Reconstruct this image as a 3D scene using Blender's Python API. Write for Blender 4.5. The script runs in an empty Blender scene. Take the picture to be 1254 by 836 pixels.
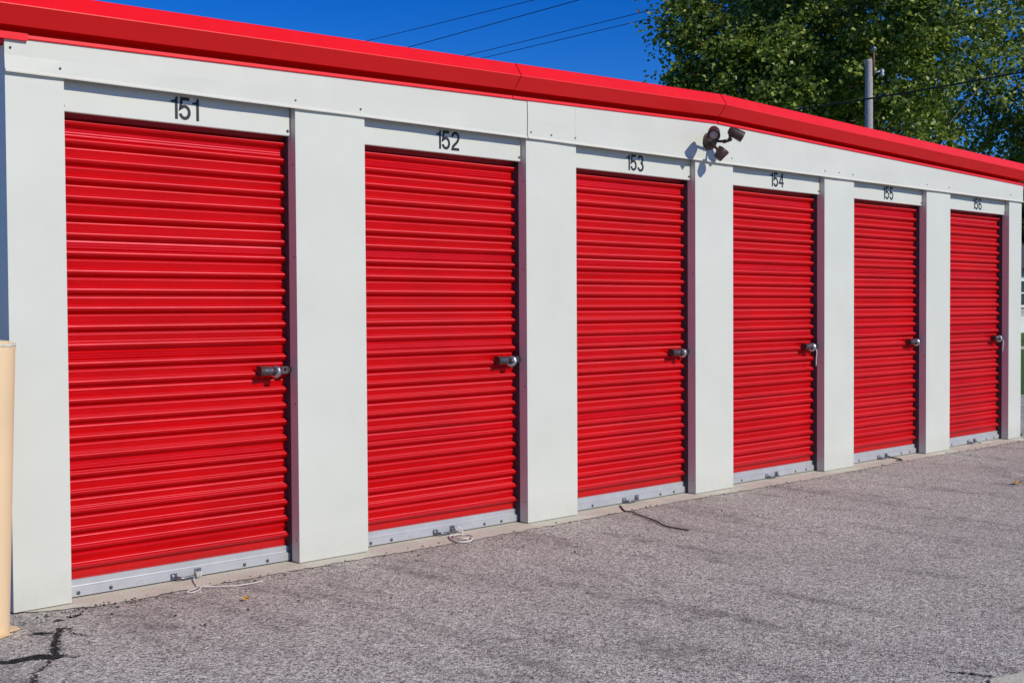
import bpy, bmesh, math, random
import numpy as np
from mathutils import Vector, Matrix
random.seed(7); RNG = np.random.default_rng(11)
R = math.radians
SC = bpy.context.scene
COL = SC.collection

# ------------------------------------------------------------------ materials
def newmat(name):
    m = bpy.data.materials.new(name); m.use_nodes = True
    nt = m.node_tree
    return m, nt, nt.nodes['Principled BSDF']

def N(nt, t, **kw):
    n = nt.nodes.new(t)
    for k, v in kw.items():
        if k in ('operation', 'data_type', 'blend_type', 'feature', 'noise_dimensions', 'distance', 'interpolation_type'):
            setattr(n, k, v)
        else:
            n.inputs[k].default_value = v
    return n

def ramp(nt, stops, fac=None, interp='LINEAR'):
    r = nt.nodes.new('ShaderNodeValToRGB'); r.color_ramp.interpolation = interp
    e = r.color_ramp.elements
    while len(e) < len(stops): e.new(0.5)
    for i, (p, c) in enumerate(stops):
        e[i].position = p
        e[i].color = (c, c, c, 1) if not hasattr(c, '__len__') else (*c, 1)
    if fac is not None: nt.links.new(fac, r.inputs[0])
    return r

def coords(nt, scale=(1, 1, 1), rot=(0, 0, 0)):
    t = nt.nodes.new('ShaderNodeNewGeometry'); mp = nt.nodes.new('ShaderNodeMapping')
    mp.inputs['Scale'].default_value = scale; mp.inputs['Rotation'].default_value = rot
    nt.links.new(t.outputs['Position'], mp.inputs[0]); return mp.outputs[0]

def noise(nt, vec, scale, detail=4, rough=.55):
    n = N(nt, 'ShaderNodeTexNoise', Scale=scale, Detail=detail, Roughness=rough)
    nt.links.new(vec, n.inputs['Vector']); return n.outputs['Fac']

def mixc(nt, fac, a, b, blend='MIX'):
    m = nt.nodes.new('ShaderNodeMix'); m.data_type = 'RGBA'; m.blend_type = blend
    for sock, v in ((m.inputs[0], fac), (m.inputs[6], a), (m.inputs[7], b)):
        if hasattr(v, 'links') or hasattr(v, 'is_output'): nt.links.new(v, sock)
        elif hasattr(v, '__len__'): sock.default_value = (*v, 1)
        else: sock.default_value = v
    return m.outputs[2]

def math_(nt, op, a, b=None, c=None, clamp=False):
    m = nt.nodes.new('ShaderNodeMath'); m.operation = op; m.use_clamp = clamp
    for i, v in enumerate((a, b, c)):
        if v is None: continue
        if hasattr(v, 'is_output'): nt.links.new(v, m.inputs[i])
        else: m.inputs[i].default_value = v
    return m.outputs[0]

def bump(nt, bsdf, h, dist, strength=1.0):
    b = N(nt, 'ShaderNodeBump', Distance=dist, Strength=strength)
    nt.links.new(h, b.inputs['Height']); nt.links.new(b.outputs[0], bsdf.inputs['Normal']); return b

def paint(name, col, rough, var=.05, wav=.0006, coat=0.0, dirt=None, spec=.5, speck=.5, aniso=0, tint=(1, .38, .52)):
    m, nt, b = newmat(name)
    v = coords(nt)
    n1 = noise(nt, v, 2.3, 5, .6)
    c = mixc(nt, ramp(nt, [(.35, 0), (.7, 1)], n1).outputs[0], col, tuple(x * (1 - var) for x in col))
    sp = noise(nt, v, 140, 2)
    c = mixc(nt, ramp(nt, [(.74, 0), (.78, speck)], sp).outputs[0], c, tuple(x * .7 for x in col))
    if dirt:                                   # grime splashed up from the ground
        sep = nt.nodes.new('ShaderNodeSeparateXYZ'); nt.links.new(v, sep.inputs[0])
        mr = N(nt, 'ShaderNodeMapRange'); nt.links.new(sep.outputs['Z'], mr.inputs[0])
        mr.inputs[1].default_value = .16; mr.inputs[2].default_value = 0
        g = math_(nt, 'MULTIPLY', mr.outputs[0], noise(nt, v, 18, 6, .7))
        c = mixc(nt, math_(nt, 'MULTIPLY', g, .8), c, dirt)
    nt.links.new(c, b.inputs['Base Color'])
    b.inputs['Roughness'].default_value = rough
    rr = N(nt, 'ShaderNodeMapRange'); nt.links.new(noise(nt, v, 9, 5, .7), rr.inputs[0])
    rr.inputs[3].default_value = rough * .75; rr.inputs[4].default_value = rough * 1.3
    nt.links.new(rr.outputs[0], b.inputs['Roughness'])
    b.inputs['Coat Weight'].default_value = coat; b.inputs['Coat Roughness'].default_value = .37
    b.inputs['Specular IOR Level'].default_value = spec
    if aniso:                                  # roll-formed sheet: fine grain along its length
        b.inputs['Anisotropic'].default_value = aniso
        b.inputs['Specular Tint'].default_value = (*tint, 1)
        cx = nt.nodes.new('ShaderNodeCombineXYZ'); cx.inputs[0].default_value = 1
        nt.links.new(cx.outputs[0], b.inputs['Tangent'])
    vs = coords(nt, (1, 1, .7))
    bump(nt, b, noise(nt, vs, 1.9, 2, .4), wav * 60, .35)
    return m

WHITE = paint('white_painted_steel', (.608, .612, .556), .42, .06, .0007, 0, (.42, .40, .36))
RED_CURTAIN = paint('red_enamel_curtain', (.56, .0004, .0016), .40, .16, .0001, .0, (.30, .07, .055), spec=.85, speck=.08, aniso=.9)
RED_TRIM = paint('red_enamel_trim', (.82, .004, .006), .46, .07, .0001, .0, spec=.8, speck=.08, aniso=.6, tint=(1, .62, .66))
CREAM = paint('cream_paint', (.78, .56, .34), .5, .10, .0002)
HOUSE_SIDING = paint('grey_siding', (.42, .43, .44), .6)
HOUSE_WHITE = paint('white_trim', (.75, .75, .74), .5)

def simple(name, col, rough, metal=0.0, nscale=40, amp=.25, bmp=.0):
    m, nt, b = newmat(name); v = coords(nt)
    n = noise(nt, v, nscale, 5, .65)
    c = mixc(nt, ramp(nt, [(.3, 0), (.7, 1)], n).outputs[0], tuple(x * (1 - amp) for x in col), tuple(min(1, x * (1 + amp)) for x in col))
    nt.links.new(c, b.inputs['Base Color'])
    b.inputs['Roughness'].default_value = rough; b.inputs['Metallic'].default_value = metal
    if bmp: bump(nt, b, n, bmp)
    return m

GALV = simple('galvanised_steel', (.46, .465, .485), .42, .3, 9, .08)
STAMP = simple('worn_sticker', (.36, .36, .38), .5, 0, 120, .3)
SCREW = simple('screw_steel', (.10, .10, .11), .4, .7)
HANDLE = simple('dark_zinc', (.22, .23, .27), .38, .8, 60, .4)
LATCH_M = simple('latch_zinc', (.22, .20, .19), .32, .85, 90, .3)
CHROME = simple('chrome', (.56, .52, .50), .36, 1.0, 50, .1)
BRONZE = simple('dark_bronze_paint', (.054, .032, .028), .38, 0, 60, .3)
LENS = simple('lamp_lens', (.36, .30, .28), .15, 0, 60, .15)
DARK = simple('dark_gap', (.02, .02, .02), .8)
TRACK = simple('dark_track', (.05, .05, .055), .6)
DIGIT = simple('black_vinyl', (.016, .016, .022), .5, 0, 40, .2)
ROPE_W = simple('white_cord', (.62, .58, .54), .85, 0, 400, .35, .001)
ROPE_D = simple('dark_cord', (.045, .03, .03), .85, 0, 400, .4, .001)
TEAL = simple('teal_cord', (.02, .28, .26), .6)
WIRE = simple('wire_black', (.012, .012, .014), .6)
WOODPOLE = simple('weathered_pole', (.33, .31, .32), .85, 0, 30, .35, .01)
RUST = simple('rusty_iron', (.16, .07, .04), .8)
ROOFM = simple('roof_sheet', (.45, .46, .46), .45, .3)
SHINGLE = simple('dark_shingle', (.06, .06, .065), .9)
WINDOW = simple('window_glass', (.03, .035, .04), .08)
BARK = simple('bark', (.13, .115, .10), .9, 0, 12, .4, .02)
YLEAF = simple('yellow_leaf', (.55, .28, .03), .6)
BRICKDARK = simple('debris', (.05, .045, .04), .9, 0, 60, .5, .01)
RUBBLE = simple('concrete_crumb', (.27, .25, .24), .9, 0, 60, .4, .01)

def concrete():
    m, nt, b = newmat('concrete'); v = coords(nt)
    n = noise(nt, v, 6, 7, .65); f = noise(nt, v, 160, 4, .7)
    c = mixc(nt, ramp(nt, [(.3, 0), (.7, 1)], n).outputs[0], (.61, .57, .455), (.78, .74, .615))
    c = mixc(nt, ramp(nt, [(.42, .6), (.55, 0)], f).outputs[0], c, (.26, .23, .20))
    nt.links.new(c, b.inputs['Base Color']); b.inputs['Roughness'].default_value = .9
    bump(nt, b, f, .004, .6)
    return m
CONCRETE = concrete()

def asphalt():
    m, nt, b = newmat('asphalt'); v = coords(nt)
    L = nt.links.new
    v1 = N(nt, 'ShaderNodeTexVoronoi', Scale=155); L(v, v1.inputs['Vector'])
    v2 = N(nt, 'ShaderNodeTexVoronoi', Scale=84); L(v, v2.inputs['Vector'])
    s1 = nt.nodes.new('ShaderNodeSeparateColor'); L(v1.outputs['Color'], s1.inputs[0])
    s2 = nt.nodes.new('ShaderNodeSeparateColor'); L(v2.outputs['Color'], s2.inputs[0])
    c1 = ramp(nt, [(0, (.03, .026, .026)), (.22, (.16, .145, .145)), (.45, (.46, .425, .415)), (.78, (.68, .64, .63)), (1, (1.0, .97, .95))], s1.outputs[0])
    c2 = ramp(nt, [(0, (.08, .07, .07)), (.3, (.30, .275, .27)), (.7, (.58, .54, .53)), (1, (.90, .87, .85))], s2.outputs[1])
    c = mixc(nt, .30, c1.outputs[0], c2.outputs[0])
    c = mixc(nt, 1.0, c, (1.25, 1.22, 1.13), 'MULTIPLY')
    # pits between stones
    pit = ramp(nt, [(.52, 0), (.95, 1)], v1.outputs['Distance'])
    gr = noise(nt, v, 260, 3, .8)
    c = mixc(nt, ramp(nt, [(.30, .75), (.46, 0)], gr).outputs[0], c, (.06, .052, .052))
    # broad tone drift
    big = noise(nt, v, .9, 5, .6)
    c = mixc(nt, ramp(nt, [(.3, .0), (.75, .30)], big).outputs[0], c, (.20, .17, .165))
    # worn streaks running away from the doors
    vs = coords(nt, (2.6, .55, 1), (0, 0, R(-22)))
    st = noise(nt, vs, 1.5, 6, .62)
    st2 = noise(nt, v, 7, 5, .7)
    stm = math_(nt, 'MULTIPLY', ramp(nt, [(.50, 0), (.62, 1)], st).outputs[0], ramp(nt, [(.40, .15), (.60, 1)], st2).outputs[0])
    c = mixc(nt, math_(nt, 'MULTIPLY', stm, .5), c, (.085, .07, .07))
    # cracks: distance to a chain of segments
    wob = N(nt, 'ShaderNodeTexNoise', Scale=38, Detail=4, Roughness=.7); L(v, wob.inputs['Vector'])
    sub = N(nt, 'ShaderNodeVectorMath', operation='SUBTRACT'); L(wob.outputs['Color'], sub.inputs[0]); sub.inputs[1].default_value = (.5, .5, .5)
    scl = N(nt, 'ShaderNodeVectorMath', operation='SCALE'); L(sub.outputs[0], scl.inputs[0]); scl.inputs['Scale'].default_value = .06
    add = N(nt, 'ShaderNodeVectorMath', operation='ADD'); L(v, add.inputs[0]); L(scl.outputs[0], add.inputs[1])
    flat = N(nt, 'ShaderNodeVectorMath', operation='MULTIPLY'); L(add.outputs[0], flat.inputs[0]); flat.inputs[1].default_value = (1, 1, 0)
    P = flat.outputs[0]
    segs = [((-.62, -.60), (-.50, -.655), .028), ((-.50, -.655), (-.42, -.655), .032), ((-.42, -.655), (-.372, -.70), .036),
            ((-.372, -.70), (-.318, -.572), .018), ((-.318, -.572), (-.24, -.413), .016), ((-.24, -.413), (-.196, -.34), .013),
            ((-.196, -.34), (-.171, -.348), .014), ((-.171, -.348), (-.194, -.443), .004), ((-.194, -.443), (-.17, -.50), .009),
            ((-.40, -.72), (-.427, -.78), .009), ((-.427, -.78), (-.499, -.843), .007), ((-.499, -.843), (-.60, -1.05), .008),
            ((-.292, -.345), (-.262, -.372), .024), ((-.150, -.212), (-.146, -.220), .020), ((-.093, -.196), (-.055, -.180), .018),
            ((-.20, -.60), (-.195, -.605), .008), ((-.33, -.75), (-.30, -.76), .006),
            ((1.665, -2.98), (1.70, -3.04), .009), ((1.70, -3.04), (1.71, -3.09), .012)]
    tot = None
    for a, e, w in segs:
        a3 = Vector((*a, 0)); d3 = Vector((*e, 0)) - a3
        pa = N(nt, 'ShaderNodeVectorMath', operation='SUBTRACT'); L(P, pa.inputs[0]); pa.inputs[1].default_value = a3
        dt = N(nt, 'ShaderNodeVectorMath', operation='DOT_PRODUCT'); L(pa.outputs[0], dt.inputs[0]); dt.inputs[1].default_value = d3 / d3.length_squared
        h = math_(nt, 'ADD', dt.outputs['Value'], 0.0, clamp=True)
        q = N(nt, 'ShaderNodeVectorMath', operation='SCALE'); q.inputs[0].default_value = d3; L(h, q.inputs['Scale'])
        df = N(nt, 'ShaderNodeVectorMath', operation='DISTANCE'); L(pa.outputs[0], df.inputs[0]); L(q.outputs[0], df.inputs[1])
        k = math_(nt, 'SUBTRACT', w, df.outputs['Value'])
        tot = k if tot is None else math_(nt, 'MAXIMUM', tot, k)
    grit = math_(nt, 'MULTIPLY', math_(nt, 'SUBTRACT', s1.outputs[1], .5), .016)
    cm = math_(nt, 'MULTIPLY', math_(nt, 'ADD', tot, grit), 300, clamp=True)
    tar = ramp(nt, [(0, .008), (.75, .03), (1, .09)], s1.outputs[2])
    c = mixc(nt, cm, c, tar.outputs[0])
    L(c, b.inputs['Base Color']); b.inputs['Roughness'].default_value = .95; b.inputs['Specular IOR Level'].default_value = .2
    hgt = math_(nt, 'SUBTRACT', math_(nt, 'MULTIPLY', s1.outputs[0], .6), pit.outputs[0])
    hgt = math_(nt, 'SUBTRACT', hgt, math_(nt, 'MULTIPLY', cm, 3.0))
    bump(nt, b, hgt, .005, .9)
    return m
ASPHALT = asphalt()

def grass_mat():
    m, nt, b = newmat('grass_lawn'); v = coords(nt)
    n = noise(nt, v, 3, 8, .75)
    c = ramp(nt, [(.3, (.05, .11, .015)), (.55, (.10, .20, .025)), (.8, (.17, .24, .05))], n)
    nt.links.new(c.outputs[0], b.inputs['Base Color']); b.inputs['Roughness'].default_value = .9
    bump(nt, b, noise(nt, v, 60, 4, .8), .05)
    return m
GRASS = grass_mat()

def leafmat(name, a, b_, c_):
    m, nt, b = newmat(name)
    g = nt.nodes.new('ShaderNodeNewGeometry')
    c = ramp(nt, [(0, a), (.6, b_), (.97, c_), (1, (.22, .10, .02))], g.outputs['Random Per Island'])
    nt.links.new(c.outputs[0], b.inputs['Base Color']); b.inputs['Roughness'].default_value = .42
    b.inputs['Specular IOR Level'].default_value = .6
    tr = nt.nodes.new('ShaderNodeBsdfTranslucent'); nt.links.new(c.outputs[0], tr.inputs[0])
    mx = nt.nodes.new('ShaderNodeMixShader'); mx.inputs[0].default_value = .42
    out = nt.nodes['Material Output']
    nt.links.new(b.outputs[0], mx.inputs[1]); nt.links.new(tr.outputs[0], mx.inputs[2]); nt.links.new(mx.outputs[0], out.inputs[0])
    return m
LEAF = leafmat('maple_leaf', (.07, .11, .018), (.20, .29, .035), (.48, .54, .12))
LEAF2 = leafmat('bush_leaf', (.025, .05, .012), (.06, .09, .02), (.12, .14, .03))

# ------------------------------------------------------------------ mesh helpers
class MB:
    def __init__(s): s.v = []; s.f = []; s.m = []; s.sm = []
    def add(s, vs, fs, mi=0, smooth=False):
        o = len(s.v); s.v += [tuple(p) for p in vs]
        s.f += [tuple(i + o for i in f) for f in fs]; s.m += [mi] * len(fs); s.sm += [smooth] * len(fs)
    def box(s, a, b, mi=0):
        x0, y0, z0 = a; x1, y1, z1 = b
        s.add([(x0, y0, z0), (x1, y0, z0), (x1, y1, z0), (x0, y1, z0), (x0, y0, z1), (x1, y0, z1), (x1, y1, z1), (x0, y1, z1)],
              [(0, 3, 2, 1), (4, 5, 6, 7), (0, 1, 5, 4), (1, 2, 6, 5), (2, 3, 7, 6), (3, 0, 4, 7)], mi)
    def lathe(s, prof, org, axis, seg=20, mi=0, cap=True, smooth=True, mis=None):
        """prof: (distance along axis, radius)"""
        ax = Vector(axis).normalized(); t = Vector((0, 0, 1)) if abs(ax.z) < .9 else Vector((1, 0, 0))
        u = ax.cross(t).normalized(); w = ax.cross(u); org = Vector(org)
        vs = [org + ax * d + (u * math.cos(2 * math.pi * k / seg) + w * math.sin(2 * math.pi * k / seg)) * r for d, r in prof for k in range(seg)]
        for j in range(len(prof) - 1):
            pass
        o = len(s.v); s.v += [tuple(p) for p in vs]
        for j in range(len(prof) - 1):
            for k in range(seg):
                k2 = (k + 1) % seg
                s.f.append((o + j * seg + k, o + (j + 1) * seg + k, o + (j + 1) * seg + k2, o + j * seg + k2))
                s.m.append(mis[j] if mis else mi); s.sm.append(smooth)
        if cap:
            s.f.append(tuple(o + k for k in range(seg))); s.m.append(mis[0] if mis else mi); s.sm.append(False)
            s.f.append(tuple(o + (len(prof) - 1) * seg + k for k in reversed(range(seg)))); s.m.append(mis[-1] if mis else mi); s.sm.append(False)
    def tube(s, pts, r, seg=8, mi=0, taper=None):
        pts = [Vector(p) for p in pts]; n = len(pts); o = len(s.v)
        up = None
        for i, p in enumerate(pts):
            d = (pts[min(i + 1, n - 1)] - pts[max(i - 1, 0)]).normalized()
            if up is None:
                up = d.cross(Vector((0, 0, 1)) if abs(d.z) < .9 else Vector((1, 0, 0))).normalized()
            up = (up - d * up.dot(d)).normalized(); w = d.cross(up)
            rr = r if taper is None else r + (taper - r) * i / max(1, n - 1)
            for k in range(seg):
                a = 2 * math.pi * k / seg
                s.v.append(tuple(p + (up * math.cos(a) + w * math.sin(a)) * rr))
        for i in range(n - 1):
            for k in range(seg):
                k2 = (k + 1) % seg
                s.f.append((o + i * seg + k, o + i * seg + k2, o + (i + 1) * seg + k2, o + (i + 1) * seg + k)); s.m.append(mi); s.sm.append(True)
        s.f.append(tuple(o + k for k in reversed(range(seg)))); s.m.append(mi); s.sm.append(False)
        s.f.append(tuple(o + (n - 1) * seg + k for k in range(seg))); s.m.append(mi); s.sm.append(False)
    def build(s, name, mats, parent=None, org=(0, 0, 0), bevel=0, fix=True):
        me = bpy.data.meshes.new(name)
        ox, oy, oz = org
        me.from_pydata([(x - ox, y - oy, z - oz) for x, y, z in s.v], [], s.f)
        if not isinstance(mats, (list, tuple)): mats = [mats]
        for m in mats: me.materials.append(m)
        me.polygons.foreach_set('material_index', s.m); me.polygons.foreach_set('use_smooth', s.sm)
        if fix:
            bm = bmesh.new(); bm.from_mesh(me); bmesh.ops.recalc_face_normals(bm, faces=bm.faces[:])
            if bevel: bmesh.ops.bevel(bm, geom=[e for e in bm.edges if len(e.link_faces) == 2 and e.calc_face_angle(0) > .6], offset=bevel, segments=2, affect='EDGES', clamp_overlap=True)
            bm.to_mesh(me); bm.free()
        me.update()
        o = bpy.data.objects.new(name, me); COL.objects.link(o)
        o.location = org
        if parent is not None:
            o.parent = parent; o.location = Vector(org) - PW(parent)
        return o

def PW(o):
    v = Vector(o.location)
    while o.parent: o = o.parent; v += Vector(o.location)
    return v

def tag(o, label=None, cat=None, group=None, kind=None):
    if label: o['label'] = label
    if cat: o['category'] = cat
    if group: o['group'] = group
    if kind: o['kind'] = kind
    return o

def thing(name, loc, label, cat, group=None):
    o = bpy.data.objects.new(name, None); COL.objects.link(o); o.location = loc; o.empty_display_size = .2
    return tag(o, label, cat, group)

def smooth_path(pts, n=6):
    pts = [Vector(p) for p in pts]; out = []
    for i in range(len(pts) - 1):
        p0 = pts[max(i - 1, 0)]; p1 = pts[i]; p2 = pts[i + 1]; p3 = pts[min(i + 2, len(pts) - 1)]
        for k in range(n):
            t = k / n
            out.append(.5 * ((2 * p1) + (-p0 + p2) * t + (2 * p0 - 5 * p1 + 4 * p2 - p3) * t * t + (-p0 + 3 * p1 - 3 * p2 + p3) * t ** 3))
    out.append(pts[-1]); return out

# ------------------------------------------------------------------ dimensions (metres), the front wall is the plane y = 0
PITCH, WD = 1.524, 1.118
XL, XR = -.239, 8.992
RIDGE = 4.376
HB = 2.154                                    # lower edge of the fascia band
def zb(x):                                    # lower edge of the rake trim
    return 2.290 + (x - XL) / (RIDGE - XL) * .120 if x < RIDGE else 2.410 - (x - RIDGE) / (XR - RIDGE) * .102
openings = [(k * PITCH, k * PITCH + WD) for k in range(6)]
DEPTH = 11.0

building = thing('storage_building', (0, 0, 0), 'long white self storage building with a red roof trim and six red roll-up doors', 'building')

# pillars
edges = [(XL, 0.0)] + [(openings[k][1], openings[k + 1][0]) for k in range(5)] + [(openings[5][1], XR)]
for i, (a, b) in enumerate(edges):
    m = MB(); m.box((a, 0, .004), (b, .062, 2.262))
    # small screws on the reveal that faces the opening on its left
    if i > 0:
        for z in (.12, .78, 1.45, 1.92):
            m.lathe([(0, .004), (.0025, .003)], (a + .0002, .022, z + random.uniform(-.03, .03)), (-1, 0, 0), 8, 1)
    m.build('pillar', [WHITE, SCREW], building, (a, 0, 0), bevel=0)
# body walls
def ribbed_wall(name, p0, p1, h, outward):
    """steel wall sheet with vertical ribs between two ground points, closed behind"""
    m = MB(); p0 = Vector(p0); p1 = Vector(p1); d = (p1 - p0); Ln = d.length; d.normalize(); n = Vector(outward)
    s = 0; prof = []
    while s < Ln - .3:
        prof += [(s, 0), (s + .235, 0), (s + .25, .018), (s + .275, .018), (s + .29, 0)]; s += .305
    prof.append((Ln, 0))
    vs = []
    for t, o in prof:
        q = p0 + d * t + n * o
        vs += [(q.x, q.y, .01), (q.x, q.y, h)]
    m.add(vs, [(2 * i, 2 * i + 2, 2 * i + 3, 2 * i + 1) for i in range(len(prof) - 1)])
    for t in [k * .305 + .12 for k in range(int(Ln / .305))]:
        for z in (.3, 1.25, 2.1):
            q = p0 + d * t
            m.lathe([(0, .006), (.004, .004)], (q.x, q.y, z), n, 8, 1)
    return m.build(name, [WHITE, SCREW], building)
ribbed_wall('side_wall', (XL + .004, .063, 0), (XL + .004, DEPTH, 0), 2.28, (-1, 0, 0))
ribbed_wall('side_wall', (XR - .004, .063, 0), (XR - .004, DEPTH, 0), 2.28, (1, 0, 0))
ribbed_wall('back_wall', (XL, DEPTH, 0), (XR, DEPTH, 0), 2.28, (0, 1, 0))
m = MB()                                         # partition right behind the doors keeps the inside dark
m.box((XL + .01, .20, .01), (XR - .01, .24, 2.262)); m.build('inner_partition', DARK, building)

# fascia band in overlapping lengths, each with a kicked-out hem
def fascia(x0, x1, off, screws, creases):
    m = MB(); n = max(2, int((x1 - x0) / .12)); xs = [x0 + (x1 - x0) * i / n for i in range(n + 1)]
    vs = []
    for x in xs:
        w = .0012 * math.sin(x * 5.1) + .0009 * math.sin(x * 13.7 + 1)
        ww = .0016 * math.sin(x * 3.3 + 2)
        z1 = zb(x) - .0008
        y = -off
        for yy, z in ((0.0, HB + .002), (y - .007 + w, HB + w * .6), (y - .008 + w, HB + .004 + w * .6), (y + w, HB + .016), (y + ww * 1.3, (HB + z1) / 2), (y, z1), (0.0, z1)):
            vs.append((x, yy, z))
    k = 7; fs = []
    for i in range(n):
        for j in range(k - 1): fs.append((i * k + j, (i + 1) * k + j, (i + 1) * k + j + 1, i * k + j + 1))
    m.add(vs, fs, 0, False)
    m.add([vs[j] for j in range(k)], [tuple(range(k))]); m.add([vs[n * k + j] for j in range(k)], [tuple(range(k))])
    for x, z in screws:
        if x0 <= x <= x1:
            m.lathe([(0, .0050), (.002, .0050), (.002, .0035), (.006, .0030)], (x, -off, z), (0, -1, 0), 10, 1)
    for x in creases:
        if x0 < x < x1: m.box((x - .0012, -off - .0016, HB + .02), (x + .0012, -off + .003, zb(x) - .002))
    o = m.build('fascia_band', [WHITE, SCREW], building, (x0, 0, 0))
    for p in o.data.polygons:
        pass
    return o
SCR = [(-.019, 2.193), (1.114, 2.192), (1.494, 2.192), (2.668, 2.191), (2.831, 2.190), (3.027, 2.192), (4.541, 2.197), (4.54, 2.36), (5.673, 2.196),
       (5.861, 2.198), (6.054, 2.197), (7.193, 2.199), (7.57, 2.199), (8.736, 2.205), (-.22, 2.25)]
fascia(XL - .004, 2.640, .010, SCR, [])
fascia(2.644, XR + .004, .0125, SCR, [3.03, 4.545])

# red strip + rake trim along the gable
def rake(x0, x1, grow=0.0, name='rake_trim'):
    prof = [(-.0045, -.003), (-.0165 - grow, -.002), (-.0185 - grow, .001), (-.0175 - grow, .0140), (-.003, .0145), (-.003, -.018), (.10, -.018), (.10, .050),
            (-.026 - grow, .0480 - grow * .4), (-.029 - grow, .0455 - grow * .3), (-.087 - grow, .113), (-.0865 - grow, .1165), (-.043 - grow, .183 + grow), (-.039, .187 + grow), (.13, .189 + grow), (.13, -.022), (-.0045, -.022)]
    m = MB(); n = max(2, int((x1 - x0) / .25)); xs = [x0 + (x1 - x0) * i / n for i in range(n + 1)]
    k = len(prof)
    vs = [(x, y, zb(x) + z) for x in xs for y, z in prof]
    fs = []
    for i in range(n):
        for j in range(k): fs.append((i * k + j, (i + 1) * k + j, (i + 1) * k + (j + 1) % k, i * k + (j + 1) % k))
    m.add(vs, fs)
    m.add(vs[:k], [tuple(range(k))]); m.add(vs[-k:], [tuple(range(k))])
    return m.build(name, RED_TRIM, building, (x0, 0, 0))
rake(XL - .13, 2.522, .0)
rake(2.526, RIDGE - .002, .0015)
rake(RIDGE + .003, XR + .16, .0035)
# short lap of the lower strip at the left corner
m = MB(); m.add([(XL - .13, -.026, zb(XL) - .012), (-.155, -.026, zb(-.155) - .010), (-.155, -.026, zb(-.155) + .018), (XL - .13, -.026, zb(XL) + .016),
                 (XL - .13, -.010, zb(XL) - .012), (-.155, -.010, zb(-.155) - .010), (-.155, -.010, zb(-.155) + .018), (XL - .13, -.010, zb(XL) + .016)],
                [(0, 1, 2, 3), (4, 7, 6, 5), (0, 4, 5, 1), (3, 2, 6, 7), (0, 3, 7, 4), (1, 5, 6, 2)])
m.build('corner_trim', RED_TRIM, building, (XL, 0, 0))
# roof: two shallow slopes with standing seams
for xa, xb in ((XL - .12, RIDGE), (RIDGE, XR + .12)):
    m = MB()
    za, zc = zb(xa) + .150, zb(xb) + .150
    m.add([(xa, .101, za), (xb, .101, zc), (xb, DEPTH + .1, zc), (xa, DEPTH + .1, za), (xa, .101, za - .03), (xb, .101, zc - .03), (xb, DEPTH + .1, zc - .03), (xa, DEPTH + .1, za - .03)],
          [(0, 1, 2, 3), (4, 7, 6, 5), (0, 4, 5, 1), (1, 5, 6, 2), (2, 6, 7, 3), (3, 7, 4, 0)])
    y = .5
    while y < DEPTH:
        m.add([(xa, y, za), (xb, y, zc), (xb, y, zc + .03), (xa, y, za + .03), (xa, y + .02, za), (xb, y + .02, zc), (xb, y + .02, zc + .03), (xa, y + .02, za + .03)],
              [(0, 1, 2, 3), (4, 7, 6, 5), (3, 2, 6, 7), (0, 3, 7, 4), (1, 5, 6, 2)]); y += .45
    m.build('roof', ROOFM, building)
m = MB(); m.box((XL + .01, .07, 2.2), (XR - .01, .095, 2.262)); m.build('header_beam', TRACK, building)

# ------------------------------------------------------------------ digits as flat vinyl shapes
def arc(cx, cz, rx, rz, a0, a1, n=14):
    return [(cx + rx * math.cos(R(a0 + (a1 - a0) * i / n)), cz + rz * math.sin(R(a0 + (a1 - a0) * i / n))) for i in range(n + 1)]
def ribbon(m, pts, w, y, mats=0):
    P = [Vector((p[0], p[1])) for p in pts]; Lf = []; Rt = []
    for i, p in enumerate(P):
        d1 = (P[i] - P[i - 1]).normalized() if i > 0 else None
        d2 = (P[i + 1] - P[i]).normalized() if i < len(P) - 1 else None
        if d1 is None: d1 = d2
        if d2 is None: d2 = d1
        n1 = Vector((-d1.y, d1.x)); n2 = Vector((-d2.y, d2.x)); nn = (n1 + n2)
        if nn.length < 1e-6: nn = n1
        nn.normalize(); k = w / 2 / max(.45, nn.dot(n1))
        Lf.append(p + nn * k); Rt.append(p - nn * k)
    n = len(P); vs = [(q.x, y, q.y) for q in Lf] + [(q.x, y, q.y) for q in Rt]
    m.add(vs, [(i, i + 1, n + i + 1, n + i) for i in range(n - 1)])
def digit(m, ch, x, z, h, y):
    """h = height, origin at lower left"""
    s = h / 1.0; w = .150
    T = lambda pts: [(x + a * s * 1.14, z + b * s) for a, b in pts]
    W = w * s
    if ch == '1':
        vs = T([(.30, 0), (.30, 1.0), (.215, 1.0), (.185, .90), (.12, .835), (.0, .81), (.0, .73), (.175, .73), (.175, 0)])
        m.add([(a, y, b) for a, b in vs], [tuple(range(9))]); return .33
    if ch == '5':
        ribbon(m, T([(.47, .935), (.135, .935), (.075, .50)] + arc(.26, .335, .20, .27, 128, -165, 20)), W, y); return .58
    if ch == '2':
        ribbon(m, T(arc(.265, .70, .195, .235, 178, -22, 16) + [(.38, .47), (.12, .21), (.075, .065), (.50, .065)]), W, y); return .58
    if ch == '3':
        ribbon(m, T(arc(.25, .73, .185, .21, 165, -80, 14)), W, y)
        ribbon(m, T(arc(.25, .295, .205, .235, 85, -168, 16)), W, y - .0006); return .56
    if ch == '4':
        ribbon(m, T([(.395, 0), (.395, 1.0)]), W, y)
        ribbon(m, T([(.39, .93), (.06, .30), (.54, .30)]), W * .88, y - .0006); return .60
    if ch == '6':
        ribbon(m, T(arc(.275, .71, .185, .23, 22, 100, 8) + [(.12, .80), (.08, .62), (.07, .42), (.07, .31)] + arc(.27, .305, .20, .245, 180, 520, 24)), W, y); return .58
NUMS = ['151', '152', '153', '154', '155', '156']
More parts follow.
